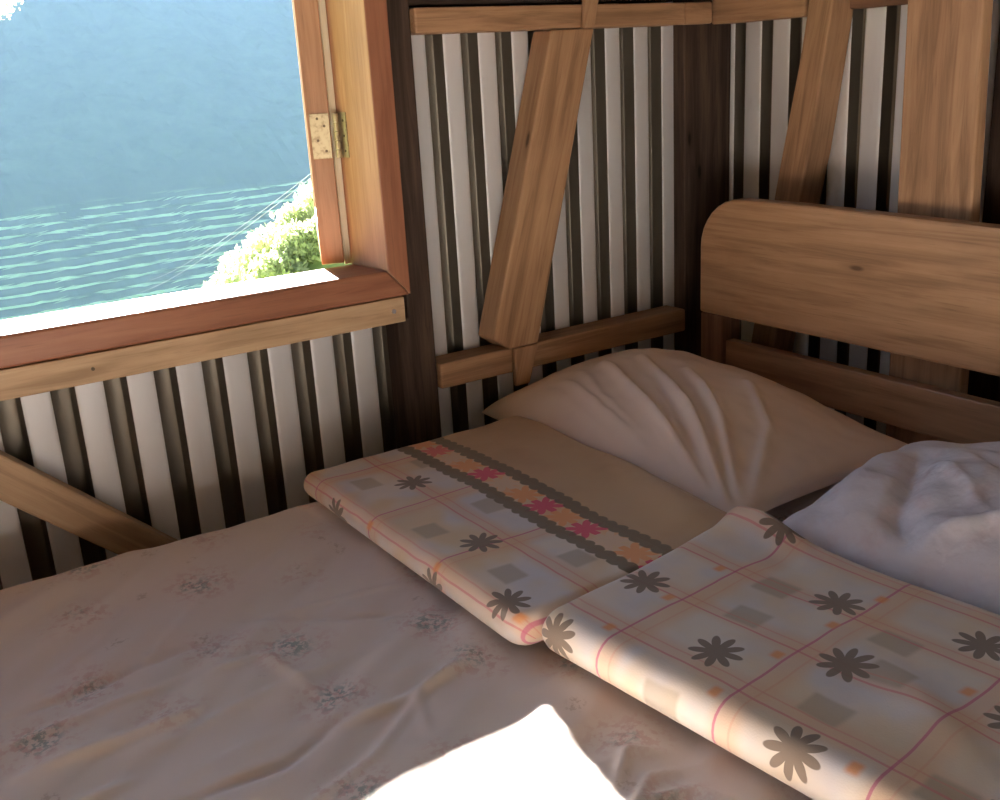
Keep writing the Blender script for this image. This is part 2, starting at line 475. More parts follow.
# jamb with a slightly flared reveal
V = [(.883, 1.741, SZ + .0005), (.9295, 1.741, .796), (.9295, 1.741, 1.98), (.883, 1.741, 1.98),
     (.869, 1.872, SZ + .0005), (.9295, 1.872, .796), (.9295, 1.872, 1.98), (.869, 1.872, 1.98)]
F = [(0, 1, 2, 3), (7, 6, 5, 4), (0, 3, 7, 4), (1, 5, 6, 2), (3, 2, 6, 7), (0, 4, 5, 1)]
jb = mesh('jamb', V, F, M['jamb'], win, g=Z, n=Y); bev(jb, .003)
jb.data.materials.append(M['red']); jb.data.polygons[0].material_index = 1
prisms('jamb', [(rect(-1.30, -1.25, SZ, 1.98), 1.741, 1.872, 'A')], M['jamb'], win, Z, Y)
prisms('window_head', [(rect(-1.30, .9295, 1.981, 2.03), 1.741, 1.872, 'A')], M['red'], win, X, Y)
prisms('sill_apron', [(rect(-1.28, .914, .745, .794), 1.742, 1.7605, 'A')], M['pine_pale'], win, X, Y, .002)
ap = win.children[-1] if False else [o for o in bpy.data.objects if o.name.startswith('sill_apron')][0]
for k, xx in enumerate((.889, .33, -.25, -.8)):
    V, F = cyl_data((xx, 1.7425, .769), (xx, 1.7395, .769), .0042 if k == 0 else .003, 12)
    mesh('nail', V, F, M['steel'] if k == 0 else M['screw'], ap, smooth=False)
# strip added behind the reveal; near-white colour stands for sunlight beside the sash
prisms('sun_gap_strip', [(rect(.8575, .930, SZ + .001, 1.98), 1.8725, 1.8765, 'A')], M['sun_strip'], win, Z, Y, .001)
# outward-opened sash, seen on its hinge edge
sash = thing('sash', (0, 0, 0)); sash.name = 'sash'
sash.parent = win
a = Vector((.39, .92, 0)).normalized(); b = Vector((a.y, -a.x, 0))   # a: along the sash, b: across its thickness
P0 = Vector((.8515, 1.862, 0))          # room-side corner nearest the jamb
sash.matrix_basis = wmat(win).inverted() @ Matrix.Translation(P0 + Vector((0, 0, SZ + .006)))
def sash_box(name, s0, s1, z0, z1, mat, parent, th=.044, t0=0, bevel_=.002, g=Z):
    V = []
    for s in (s0, s1):
        for tt in (t0, t0 + th):
            for z in (z0, z1):
                V.append(P0 + a * s - b * tt + Z * z)
    F = [(0, 1, 3, 2), (4, 6, 7, 5), (0, 4, 5, 1), (2, 3, 7, 6), (0, 2, 6, 4), (1, 5, 7, 3)]
    F = [f[::-1] for f in F]
    o = mesh(name, V, F, mat, parent, g=g, n=b if g == Z else Z)
    if bevel_: bev(o, bevel_)
    return o
zt = 1.97
sash_box('stile', 0, .055, SZ + .006, zt, M['jamb'], sash)
sash_box('stile', .46, .515, SZ + .006, zt, M['jamb'], sash)
sash_box('sash_rail', .0555, .4595, SZ + .006, SZ + .066, M['jamb'], sash, g=a)
sash_box('sash_rail', .0555, .4595, zt - .06, zt, M['jamb'], sash, g=a)
sash_box('glass_pane', .050, .465, SZ + .062, zt - .056, M['glass'], sash, .004, .02, 0)
# hinge: one leaf on the sash edge, one on the reveal, barrel between
hz0, hz1 = 1.056, 1.139
hin = sash_box('hinge', -.0022, -.0002, hz0, hz1, M['brass'], win, .036, .002, .0006)
rev = Vector((.870, 1.865, 0)); rd = (Vector((.883, 1.741, 0)) - rev).normalized(); rn = Vector((-rd.y, rd.x, 0)); rn = rn if rn.x < 0 else -rn
V = []
for s in (.0, .030):
    for q in (.0002, .0022):
        for z in (hz0, hz1): V.append(rev + rd * s + rn * q + Z * z)
F = [(0, 1, 3, 2), (4, 6, 7, 5), (0, 4, 5, 1), (2, 3, 7, 6), (0, 2, 6, 4), (1, 5, 7, 3)]
mesh('hinge_leaf', V, F, M['brass'], hin)
V, F = [], []
bc = Vector((.8605, 1.8555, 0))
for k in range(5):
    z0 = hz0 + (hz1 - hz0) * k / 5; z1 = hz0 + (hz1 - hz0) * (k + 1) / 5 - .0012
    v, f = cyl_data(bc + Z * z0, bc + Z * z1, .0058 if k % 2 == 0 else .0052, 14)
    F += [tuple(i + len(V) for i in q) for q in f]; V += v
mesh('hinge_barrel', V, F, M['brass'], hin)
for (s, zz) in ((.012, .014), (.026, .034), (.012, .060), (.024, .074)):
    p = P0 - b * s - a * .0022 + Z * (hz0 + zz)
    V, F = cyl_data(p + a * .0005, p - a * .0006, .0026, 10); mesh('screw', V, F, M['screw'], hin)
for zz in (.012, .040, .068):
    p = rev + rd * .020 + rn * .0022 + Z * (hz0 + zz)
    V, F = cyl_data(p, p + rn * .0008, .0024, 10); mesh('screw', V, F, M['screw'], hin)

# ------------------------------------------------------------------ bed
BX0, BX1, BY0, BY1, MZ = -.36, 1.60, .20, 1.640, .48
bed = thing('bed', ((BX0 + BX1) / 2, (BY0 + BY1) / 2, 0), 'wooden bed frame with a wide round-cornered headboard under both pillows', 'bed')
# headboard plank with rounded upper corners
pl = [(1.666, .655), (1.666, .80)]
for i in range(1, 9):
    th = i / 8 * pi / 2
    pl.append((1.666 - .115 * (1 - cos(th)), .80 + .113 * sin(th)))
pl += [(1.40, .914), (.93, .906)]
yl = .175
for i in range(8, -1, -1):
    th = i / 8 * pi / 2
    pl.append((yl + .115 * (1 - cos(th)), .79 + .113 * sin(th)))
pl += [(yl, .655)]
prisms('headboard_plank', [(pl, 1.618, 1.655, 'B')], M['head'], bed, Y, X, .006)
prisms('headboard_slat', [(rect(.2465, 1.5945, .511, .600), 1.628, 1.655, 'B')], M['head'], bed, Y, X, .003)
prisms('post', [(rect(1.596, 1.664, 0, .654), 1.620, 1.675, 'B')], M['brown'], bed, Z, X)
prisms('post', [(rect(.177, .245, 0, .654), 1.620, 1.675, 'B')], M['brown'], bed, Z, X)
for yy in (BY0 - .01, BY1 - .02):
    prisms('side_rail', [(rect(BX0, 1.6195, .20, .325), yy, yy + .028, 'A')], M['pine'], bed, X, Y)
prisms('footboard', [(rect(BY0 - .01, BY1 + .01, .18, .60), BX0 - .035, BX0 - .001, 'B')], M['head'], bed, Y, X, .006)
for yy in (BY0 - .01, BY1 - .05):
    prisms('leg', [(rect(yy, yy + .06, 0, .62), BX0 - .085, BX0 - .036, 'B')], M['brown'], bed, Z, X)
prisms('slat_base', [(rect(BX0 + .005 + .1 * k, BX0 + .075 + .1 * k, BY0 + .02, BY1 - .022), .27, .288, 'C') for k in range(19)], M['pine_pale'], bed, Y, Z, 0)

# mattress
mat_ = prisms('mattress', [(rect(BX0 + .012, BX1 - .012, BY0 + .022, BY1 - .034), .291, .436, 'C')], M['tick'], None, X, Z, .02)
tag(mat_, 'mattress under the faded floral sheet', 'mattress')

def seg_d(x, y, a, b_):
    ax, ay = a; bx, by = b_
    dx, dy = bx - ax, by - ay; L = dx * dx + dy * dy
    tt = max(0, min(1, ((x - ax) * dx + (y - ay) * dy) / L))
    # signed perpendicular distance too
    px, py = ax + dx * tt, ay + dy * tt
    s = ((x - ax) * dy - (y - ay) * dx) / sqrt(L)
    return sqrt((x - px) ** 2 + (y - py) ** 2), s, tt

def crease(x, y, pts, w, amp):
    best = 9; bt = 0; n = len(pts) - 1
    for i in range(n):
        d, s, tt = seg_d(x, y, pts[i], pts[i + 1])
        if d < best: best = d; bt = (i + tt) / n
    if best > 4 * w: return 0
    return amp * exp(-(best / w) ** 2) * (sin(pi * min(max(bt * .9 + .05, 0), 1)) ** .5)

SHEET_CREASES = [  # (points, width, height)
]
def sheet_z(x, y):
    p = Vector((x, y, 0))
    ang = .62
    u = x * cos(ang) + y * sin(ang); v = -x * sin(ang) + y * cos(ang)
    z = .0075 * noise.noise(Vector((u * 3.0, v * 13, 1.3)))
    z += .0050 * noise.noise(Vector((u * 6 + 3, v * 26, 5.3)))
    ang = .15
    u = x * cos(ang) + y * sin(ang); v = -x * sin(ang) + y * cos(ang)
    near = max(0., min(1., (1.35 - y) / .4))
    z += near * .0045 * (1 - 2 * abs(noise.noise(Vector((u * 5 + 9, v * 16, 2.3)))))
    z += .004 * noise.noise(Vector((x * 2.5, y * 2.5, 8)))
    for pts, w, amp in SHEET_CREASES: z += crease(x, y, pts, w, amp)
    return z
SHEET_CREASES += [([(.30, .90), (.40, .93), (.50, 1.0), (.60, 1.04)], .007, .006),
                  ([(.47, .93), (.50, 1.01), (.56, 1.03)], .006, .004),
                  ([(.20, 1.10), (.36, 1.13), (.52, 1.14)], .008, .003),
                  ([(.42, 1.30), (.55, 1.28), (.63, 1.27)], .006, .003),
                  ([(.12, 1.22), (.24, 1.29), (.37, 1.42)], .008, .003),
                  ([(.10, 1.32), (.20, 1.38), (.32, 1.50)], .008, .0028),
                  ([(.58, .72), (.63, .76), (.66, .73)], .006, .006),
                  ([(.57, .68), (.62, .71), (.67, .69)], .006, .005)]

SHEET_CREASES += [([(.063, 1.278), (.145, 1.273), (.286, 1.297), (.328, 1.296)], .009, -.006),
    ([(.054, 1.219), (.144, 1.214), (.284, 1.226)], .009, .006),
    ([(.185, .981), (.315, .981), (.409, 1.022)], .008, -.007),
    ([(.376, 1.339), (.513, 1.223), (.58, 1.197)], .007, -.005),
    ([(.308, 1.216), (.378, 1.213), (.409, 1.063)], .008, .005),
    ([(.062, 1.138), (.162, 1.141), (.271, 1.145)], .010, .007),
    ([(.296, 1.62), (.364, 1.634), (.464, 1.66)], .010, .004),
    ([(.088, 1.055), (.163, 1.06)], .010, .008),
    ([(.382, 1.005), (.478, 1.008), (.588, 1.022)], .008, .006),
    ([(.583, .684), (.639, .669), (.658, .616)], .007, .007)]
def make_sheet():
    nx, ny = 330, 280
    x0, x1, y0, y1 = BX0, BX1, BY0, BY1 - .008
    r = .028
    V, F = [], []
    def m(s, a0, a1):      # arc-length parameter -> plan position and drop, wrapping over the edge
        L = a1 - a0
        if s < 0: q = -s; return (a0 + r - r * sin(min(q / r, pi / 2)) if q < r * pi / 2 else a0, r * (1 - cos(q / r)) if q < r * pi / 2 else r + q - r * pi / 2)
        return (a0 + r + s, 0)
    def axis(n, a0, a1, dropd):
        L = (a1 - a0) - 2 * r; ext = r * pi / 2 + dropd
        out = []
        k = 10
        ss = [-ext + ext * i / k for i in range(k)] + [L * i / n for i in range(n + 1)] + [L + ext * (i + 1) / k for i in range(k)]
        for s in ss:
            if s <= 0:
                p, d = m(s, a0, a1) if s < 0 else (a0 + r, 0)
            elif s >= L:
                p_, d = m(L - s, a0, a1) if s > L else (a0 + r, 0)
                p = a0 + a1 - p_
            else: p, d = a0 + r + s, 0
            out.append((p, d))
        return out
    AX = axis(nx, x0, x1, .11); AY = axis(ny, y0, y1, .11)
    for j, (y, dy) in enumerate(AY):
        for i, (x, dx) in enumerate(AX):
            dd = min(max(dx, dy), .13)
            z = MZ - dd
            if dx > r and dy > r:
                pass
            w = max(0, 1 - dd / .03)
            cr = -.014 + .026 * (max(0, (abs(y - (y0 + y1) / 2) / ((y1 - y0) / 2))) ** 3)
            z += (sheet_z(x, y) + cr) * w
            V.append((x, y, z))
    n = len(AX)
    for j in range(len(AY) - 1):
        for i in range(n - 1):
            F.append((j * n + i, j * n + i + 1, (j + 1) * n + i + 1, (j + 1) * n + i))
    o = mesh('bed_sheet', V, F, M['sheet'], None, (0, 0, 0), X, Z, True)
    return o
sh = make_sheet()
tag(sh, 'faded floral cotton sheet with small pink and green posies, stretched over the mattress', 'bed sheet')

# ------------------------------------------------------------------ folded blankets
def blanket(name, origin, rot, L, W, T, mat, label, hfun, nu=150, nv=150, wavy=.0, seed=0, trim=None):
    """local frame: u from the front fold (0) to the back (L), v from the left edge (0) to the right (W, towards -y)"""
    ca, sa = cos(rot), sin(rot)
    def world(u, v, z): return (origin[0] + u * ca + v * sa, origin[1] + u * sa - v * ca, z)
    r = T / 2
    prof = []   # (u, zhat 0..1, uvu)
    nb = 10
    for i in range(nb + 1):
        th = -pi / 2 + pi * i / nb
        prof.append((r - r * cos(th), .5 + .5 * sin(th), r - r * (pi / 2 - th)))
    for i in range(1, nu):
        u = r + (L - 2 * r) * i / nu; prof.append((u, 1, u))
    for i in range(nb + 1):
        th = pi / 2 - pi * i / nb
        prof.append((L - r + r * cos(th), .5 + .5 * sin(th), L - r + r * (pi / 2 - th)))
    for i in range(1, 30):
        u = L - r - (L - 2 * r) * i / 30; prof.append((u, 0, u + .3))
    n = len(prof); V, F, UV = [], [], []
    vs = []
    for j in range(9): vs.append(r * .9 * (1 - cos(j / 8 * pi / 2)))
    for j in range(1, nv): vs.append(r * .9 + (W - 1.8 * r) * j / nv)
    for j in range(8, -1, -1): vs.append(W - r * .9 * (1 - cos(j / 8 * pi / 2)))
    for v in vs:
        dv = min(v, W - v); e = 1.
        if dv < r * .9: e = sqrt(max(0, 1 - (1 - dv / (r * .9)) ** 2)); 
        e = max(e, .02)
        for (u, zh, uu) in prof:
            uu2 = u
            du, dvv = 0, 0
            if trim: du, dvv = trim(u, v)
            rc = .035
            if dv < rc: du += (rc - sqrt(max(0, rc * rc - (rc - dv) ** 2))) * (1 if u < L / 2 else -1) * abs(1 - 2 * u / L) * .8
            x, y, _ = world(u + du, v + dvv, 0)
            bz = MZ + .007
            hh = hfun(u, v)      # extra height of the upper side
            top_ = T * e * (1 + .0) + hh * e
            z = bz + (T * .5 * (1 - e)) * .6 + top_ * zh
            if zh == 0: z = bz + (T * .5 * (1 - e)) * .6 + max(0, hh) * .15 * e
            V.append((x, y, z)); UV.append((uu, v - (0 if e > .99 else 0)))
    for j in range(len(vs) - 1):
        for i in range(n):
            k = (i + 1) % n
            F.append((j * n + i, (j + 1) * n + i, (j + 1) * n + k, j * n + k))
    F.append(tuple(range(n))); F.append(tuple(range((len(vs) - 1) * n + n - 1, (len(vs) - 1) * n - 1, -1)))
    o = mesh(name, V, F, mat, None, (origin[0], origin[1], MZ), Vector((ca, sa, 0)), Z, True, UV)
    tag(o, label, 'blanket', 'folded fleece blankets at the foot of the pillows')
    return o

def g2(u, v, cu, cv, su, sv, a, ang=0):
    du, dv = u - cu, v - cv
    p = du * cos(ang) + dv * sin(ang); q = -du * sin(ang) + dv * cos(ang)
    return a * exp(-(p / su) ** 2 - (q / sv) ** 2)

O1, O2 = (.626, 1.664), (.650, .969)
R2 = .1
def l1(p): return (p[0] - O1[0], O1[1] - p[1])
def l2(p):
    dx, dy = p[0] - O2[0], p[1] - O2[1]
    return (dx * cos(R2) + dy * sin(R2), dx * sin(R2) - dy * cos(R2))
def fl(ps, f): return [f(p) + (1.,) for p in ps]

m1 = blanket_mat('fleece_with_border_band',
    fl([(.756, 1.467), (.718, 1.192), (.651, 1.023), (.592, 1.181), (.60, 1.50)], l1),
    [-.001, .122], [l1((0, 1.382))[1], l1((0, 1.178))[1], l1((0, .973))[1], l1((0, 1.585))[1]],
    [l1(p) for p in [(.625, 1.382), (.630, 1.177), (.639, .985)]],
    [l1(p) for p in [(.693, 1.517), (.680, 1.277), (.802, 1.296), (.821, 1.54), (.694, 1.085), (.795, 1.06)]],
    warm=.8, band=(.832 - O1[0], .905 - O1[0]), fr=.033)
m2 = blanket_mat('fleece_plaid_with_daisies',
    fl([(.760, .753), (.956, .741), (.852, .642), (.697, .585), (1.003, .577), (1.045, .905), (.81, .933), (.645, .925), (.90, .47), (.75, .40), (1.0, .38)], l2),
    [.045, .152, .260, .365], [l2((.707, .857))[1], l2((.81, .691))[1], l2((.795, .51))[1], l2((.795, .335))[1]],
    [l2(p) for p in [(.701, .873), (.804, .882), (.911, .897), (.807, .702), (.704, .698), (.905, .707), (1.006, .713), (.717, .526), (.911, .534)]],
    [l2(p) for p in [(.655, .751), (.847, .786), (.769, .605), (.867, .598), (.93, .815), (.93, .64), (.75, .45)]], fr=.033)

def h1(u, v):
    z = .004 * noise.noise(Vector((u * 5, v * 5, 1))) + .002 * noise.noise(Vector((u * 14, v * 9, 4)))
    z += g2(u, v, .40, .58, .05, .10, .014, .3) + g2(u, v, .43, .45, .035, .12, .017, .35)
    z += g2(u, v, .46, .07, .06, .07, .006)
    z -= .006 * max(0, 1 - v / .12)
    return z
def h2(u, v):
    z = .004 * noise.noise(Vector((u * 5 + 4, v * 5, 1))) + .002 * noise.noise(Vector((u * 12, v * 9, 7)))
    z += g2(u, v, .385, .06, .03, .07, .030) + g2(u, v, .34, .0, .08, .06, .008)
    z -= g2(u, v, .33, .12, .03, .05, .006)
    z += g2(u, v, .15, .45, .03, .12, .010, .5)
    return z
def trim1(u, v):
    f = max(0, (u - .42) / .07)
    return (-f * (.05 * max(0, (v - .1) / .6) + .012 * noise.noise(Vector((v * 9, 0, 3)))), 0)
blanket('folded_blanket', O1, 0., .49, .695, .050, m1,
        'folded fleece blanket with plain tan back half and pink daisy border band, nearer the window', h1, trim=trim1)
blanket('folded_blanket', O2, R2, .412, .68, .060, m2,
        'folded cream plaid blanket with brown daisies, in front of the lilac-white pillow', h2)

# ------------------------------------------------------------------ pillows
def pillow(name, c, size, rot, T, tilt, mat, label, folds, nseed, lift=0, n=120, namp=.004, nscale=9, ear=.05, pw=.42, slump=None):
    """c: centre on the mattress; size (x, y); folds: polylines in (u,v) in -1..1"""
    V, F = [], []; a_, b_ = size[0] / 2, size[1] / 2
    M_ = Matrix.Translation((c[0], c[1], MZ + .004 + lift)) @ Matrix.Rotation(rot, 4, 'Z') @ Matrix.Rotation(tilt[1], 4, 'Y') @ Matrix.Rotation(tilt[0], 4, 'X')
    def uvx(i): s = -1 + 2 * i / n; return math.copysign(1 - (1 - abs(s)) ** 1.35, s)
    def shape(u, v):
        px = a_ * u * (1 - .055 * (1 - v * v)) ; py = b_ * v * (1 - .045 * (1 - u * u))
        t0 = (max(0, 1 - abs(u) ** 2.3) * max(0, 1 - abs(v) ** 2.3)) ** pw
        return px, py, t0
    idx = {}
    for side in (1, 0):
        for j in range(n + 1):
            for i in range(n + 1):
                u, v = uvx(i), uvx(j)
                edge = i in (0, n) or j in (0, n)
                if side == 0 and edge: idx[(0, i, j)] = idx[(1, i, j)]; continue
                px, py, t0 = shape(u, v)
                if side:
                    z = T * .86 * t0
                    w = min(1, t0 * 1.6)
                    z += w * namp * noise.noise(Vector((u * nscale * .4 + nseed, v * nscale * .5, 1)))
                    z += w * namp * .5 * noise.noise(Vector((u * nscale + nseed, v * nscale, 3)))
                    for (pts, ww, amp) in folds: z += w * crease(u, v, pts, ww, amp)
                    if slump: z += w * slump(u, v)
                    z = max(z, -.0) + T * .14
                else:
                    z = T * .14 - T * .14 * min(1, t0 * 1.7)
                if edge: z = T * .14
                zz = z
                idx[(side, i, j)] = len(V); V.append(tuple(M_ @ Vector((px, py, zz))))
    for side in (1, 0):
        for j in range(n):
            for i in range(n):
                q = (idx[(side, i, j)], idx[(side, i + 1, j)], idx[(side, i + 1, j + 1)], idx[(side, i, j + 1)])
                F.append(q if side else q[::-1])
    o = mesh(name, V, F, mat, None, (c[0], c[1], MZ), X, Z, True)
    return tag(o, label, 'pillow', 'pillows against the headboard')

pillow('pillow', (1.322, 1.402), (.470, .735), -.01, .135, (0, 0), M['peach'], 'plump peach pillow nearer the window, in front of the headboard post',
       [([(-.30, .45), (-.6, -.10), (-.8, -.50), (-.95, -.82)], .045, .018),
        ([(-.05, .30), (-.46, -.35), (-.75, -.70), (-.93, -.90)], .040, .021),
        ([(.05, .0), (-.35, -.50), (-.80, -.90)], .036, .019),
        ([(.30, -.30), (-.10, -.68), (-.75, -.97)], .036, .013),
        ([(-.65, .50), (-.82, .05), (-.95, -.40)], .036, .010),
        ([(-.45, .55), (-.68, .20), (-.85, -.25)], .035, .005),
        ([(-.20, .10), (-.52, -.30), (-.70, -.56)], .030, -.008)], 3, lift=.007,
       slump=lambda u, v: .020 * exp(-((v - .45) / .35) ** 2 - ((u - .1) / .6) ** 2) - .030 * exp(-((v + .85) / .4) ** 2))
pillow('pillow', (1.338, .652), (.47, .70), .12, .150, (0, 0), M['white'], 'crumpled lilac-white pillow on the right side of the bed',
       [([(.28, .80), (-.15, .84), (-.60, .78), (-.92, .62)], .070, .010),
        ([(.05, .68), (-.35, .60), (-.70, .50), (-.90, .40)], .060, -.022),
        ([(-.97, .34), (-.80, .24), (-.66, .12), (-.50, -.10)], .055, .018),
        ([(-.99, .05), (-.90, -.05), (-.85, -.25)], .060, -.020),
        ([(-.10, .60), (-.38, .36), (-.60, .20)], .035, .008),
        ([(.10, .48), (-.15, .20), (-.40, -.05)], .035, -.009),
        ([(.30, .30), (.05, -.05), (-.15, -.40)], .04, .010)], 11, lift=.004, namp=.014, nscale=6)

# ------------------------------------------------------------------ outside
def green(name, c1, c2, sc_=3., rough=.9, trans=0.):
    t = NT(name); c = t.coord()
    col = t.mix(t.step(t.noise(c, sc_, 5, .6), .35, .65), c1, c2)
    d = t.n('ShaderNodeBsdfDiffuse'); t.put(d.inputs[0], col)
    if trans:
        tr = t.n('ShaderNodeBsdfTranslucent'); t.put(tr.inputs[0], t.mix(.5, col, c2))
        mx = t.n('ShaderNodeMixShader'); mx.inputs[0].default_value = trans
        t.t.links.new(d.outputs[0], mx.inputs[1]); t.t.links.new(tr.outputs[0], mx.inputs[2]); t.t.links.new(mx.outputs[0], t.out.inputs[0])
    else: t.t.links.new(d.outputs[0], t.out.inputs[0])
    return t.m
M['leaf'] = green('leaves', (.36, .43, .24), (.66, .70, .46), 5, trans=.45)
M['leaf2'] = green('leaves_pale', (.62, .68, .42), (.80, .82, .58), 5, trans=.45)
M['bank'] = green('grassy_bank', (.25, .34, .12), (.45, .50, .22), 2)

# far valley side: terraces at its foot, forest above
def far_h(x, d):
    """smooth hill height before terracing"""
    return -78 + (d - 290) * .52 + 5 * noise.noise(Vector((x * .012, d * .006, 3))) + 3.2 * noise.noise(Vector((x * .030, d * .012, 9))) + 1.3 * noise.noise(Vector((x * .085, d * .03, 2)))
def far_z(x, d):
    h = far_h(x, d)
    if h < -34:
        stp = 2.4; q = h / stp; k = floor(q); f = q - k
        ed = .5
        f2 = .26 * f / ed if f < ed else .26 + .74 * (f - ed) / (1 - ed)
        h2_ = (k + f2) * stp
        b_ = min(1, max(0, (-34 - h) / 3)); h = h * (1 - b_) + h2_ * b_
        return h
    e = min(1, (h + 34) / 12)
    return h + e * (2.5 * noise.noise(Vector((x * .05, d * .05, 1))) + 1.0 * noise.noise(Vector((x * .2, d * .2, 5))) + 9 * noise.noise(Vector((x * .008 + 4, d * .008, 7))))
xs = [-120 + 2.6 * i for i in range(170)]
ds = [250 + .75 * i for i in range(190)]
dd = ds[-1]
st = 1.2
while dd < 900: dd += st; st *= 1.02; ds.append(dd)
V = [(x, d, far_z(x, d)) for d in ds for x in xs]; n = len(xs)
F = [(j * n + i, j * n + i + 1, (j + 1) * n + i + 1, (j + 1) * n + i) for j in range(len(ds) - 1) for i in range(n - 1)]
t = NT('terraced_valley_side'); c = t.coord(); g_ = t.n('ShaderNodeNewGeometry')
nzv = t.xyz(E_(t, g_.outputs['Normal']))[2]; px, py, pz = t.xyz(E_(t, g_.outputs['Position']))
flat = t.step(nzv, .87, .92) * t.step(pz, -33, -36)
patch_ = t.step(t.noise(t.mapping(c, (.030, .12, .0)), 1.6, 4, .55), .36, .54)
forest = t.mix(t.noise(c, .08, 6, .7), (.015, .035, .02), (.05, .08, .045))
forest = t.mix(t.step(pz, -34, -37) * .6, forest, (.045, .07, .05))
col = t.mix(flat * (patch_ * .9 + .1), forest, (.36, .52, .26))
t.pbr(col, .95, 0, Specular_IOR_Level=0.)
hill = mesh('valley_hillside', V, F, t.m, None, (0, 300, 0), X, Z, False)
tag(hill, 'hazy blue valley side across the gorge with light green rice terraces at its foot', 'hillside', kind='structure')

# valley floor and near slope down from the house
def near_z(x, y):
    return -2.2 - 2.6 * max(0, y - 2.5) * (.35 if y < 14 else .5) + 0
V = []; xs = [-60 + 6 * i for i in range(36)]; ys = [2.2 + (i ** 1.9) * .18 for i in range(50)]
def slope_z(x, y):
    z = -1.6 - .55 * (y - 2.2) if y < 60 else -1.6 - .55 * 57.8 - (y - 60) * .28
    return max(z, -84) + .8 * noise.noise(Vector((x * .1, y * .1, 2)))
V = [(x, y, slope_z(x, y)) for y in ys for x in xs]; n = len(xs)
F = [(j * n + i, j * n + i + 1, (j + 1) * n + i + 1, (j + 1) * n + i) for j in range(len(ys) - 1) for i in range(n - 1)]
tag(mesh('near_slope', V, F, M['bank'], None, (0, 30, 0), X, Z, True), 'grassy slope falling away below the hut', 'slope', kind='structure')

# the sunlit shoulder of hillside to the right, carrying shrubs
def bank_z(x, y):
    u = (x - 3.2) / 2.2
    base = -1.50 + 1.05 * max(0, min(1.6, (x - 3.6) / 1.40)) ** .7
    return base - .45 * max(0, y - 11.3) - .1 * max(0, 11 - y) + .12 * noise.noise(Vector((x * 1.3, y * 1.3, 4))) - (0 if x > 3.7 else (3.7 - x) * 2.2)
xs = [1.6 + .16 * i for i in range(60)]; ys = [8.0 + .2 * i for i in range(44)]
V = [(x, y, bank_z(x, y)) for y in ys for x in xs]; n = len(xs)
F = [(j * n + i, j * n + i + 1, (j + 1) * n + i + 1, (j + 1) * n + i) for j in range(len(ys) - 1) for i in range(n - 1)]
tag(mesh('grassy_bank', V, F, M['bank'], None, (6, 12, -2), X, Z, True), 'steep sunlit bank under the shrubs outside the window', 'bank', kind='structure')

def shrub_mesh(seed, r, h, count, leaf):
    rnd = random.Random(seed); V, F = [], []
    for i in range(count):
        while True:
            p = Vector((rnd.uniform(-1, 1), rnd.uniform(-1, 1), rnd.uniform(-1, 1)))
            if .35 < p.length < 1: break
        lump = 1 + .3 * noise.noise(p * 2.2 + Vector((seed, 0, 0)))
        p = Vector((p.x * r * lump, p.y * r * lump, h * .5 + p.z * h * .5 * lump))
        d = Vector((rnd.gauss(0, 1), rnd.gauss(0, 1), rnd.gauss(.5, .8))).normalized()
        s = d.orthogonal().normalized()
        s = (Matrix.Rotation(rnd.uniform(0, 6.28), 3, d) @ s) * leaf * .30 * rnd.uniform(.7, 1.2)
        L = d * leaf * rnd.uniform(.7, 1.3); k = len(V)
        V += [p, p + L * .45 + s, p + L, p + L * .45 - s]
        F.append((k, k + 1, k + 2, k + 3))
    return V, F
def stems(seed, h, r):
    rnd = random.Random(seed); V, F = [], []
    for i in range(7):
        a_ = rnd.uniform(0, 6.28)
        v, f = cyl_data((0, 0, -.1), (cos(a_) * r * .6, sin(a_) * r * .6, h * .75), .014, 6, .005)
        F += [tuple(k + len(V) for k in q) for q in f]; V += v
    return V, F
SH = [  # (x, y, radius, height, material, label)
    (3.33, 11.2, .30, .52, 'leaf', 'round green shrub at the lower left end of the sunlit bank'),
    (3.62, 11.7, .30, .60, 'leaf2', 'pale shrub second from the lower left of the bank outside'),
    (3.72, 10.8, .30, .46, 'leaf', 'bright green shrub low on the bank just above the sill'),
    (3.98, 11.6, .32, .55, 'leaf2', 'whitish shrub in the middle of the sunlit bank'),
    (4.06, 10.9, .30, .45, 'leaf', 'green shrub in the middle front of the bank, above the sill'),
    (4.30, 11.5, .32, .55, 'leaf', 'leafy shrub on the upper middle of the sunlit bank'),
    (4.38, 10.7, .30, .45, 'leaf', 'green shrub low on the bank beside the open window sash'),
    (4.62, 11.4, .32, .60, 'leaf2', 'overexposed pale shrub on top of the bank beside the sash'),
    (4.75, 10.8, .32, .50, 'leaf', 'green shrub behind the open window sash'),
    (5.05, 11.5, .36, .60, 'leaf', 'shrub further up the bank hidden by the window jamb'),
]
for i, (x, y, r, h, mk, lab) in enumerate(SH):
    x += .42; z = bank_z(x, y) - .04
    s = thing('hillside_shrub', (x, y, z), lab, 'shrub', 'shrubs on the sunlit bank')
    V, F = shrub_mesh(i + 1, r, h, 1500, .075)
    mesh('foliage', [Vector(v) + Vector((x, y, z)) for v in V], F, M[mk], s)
    V, F = stems(i, h, r)
    mesh('stem', [Vector(v) + Vector((x, y, z)) for v in V], F, M['brown'], s)

# tree on the slope whose crown just enters the view at the window's upper left
tp = Vector((4.85, 30, 3.77)); gz = slope_z(tp.x, 30)
tr = thing('hillside_tree', (tp.x, 30, gz), 'pale sunlit tree tip at the very top left corner of the window view', 'tree')
V, F = shrub_mesh(77, .75, 1.5, 1800, .11)
mesh('foliage', [Vector(v) + Vector((tp.x, 30, tp.z - .75)) for v in V], F, M['leaf2'], tr)
V, F = cyl_data((tp.x - 5.5, 30.5, gz - .3), (tp.x - .3, 30, tp.z + .2), .22, 10, .06)
mesh('trunk', V, F, M['brown'], tr, smooth=True)

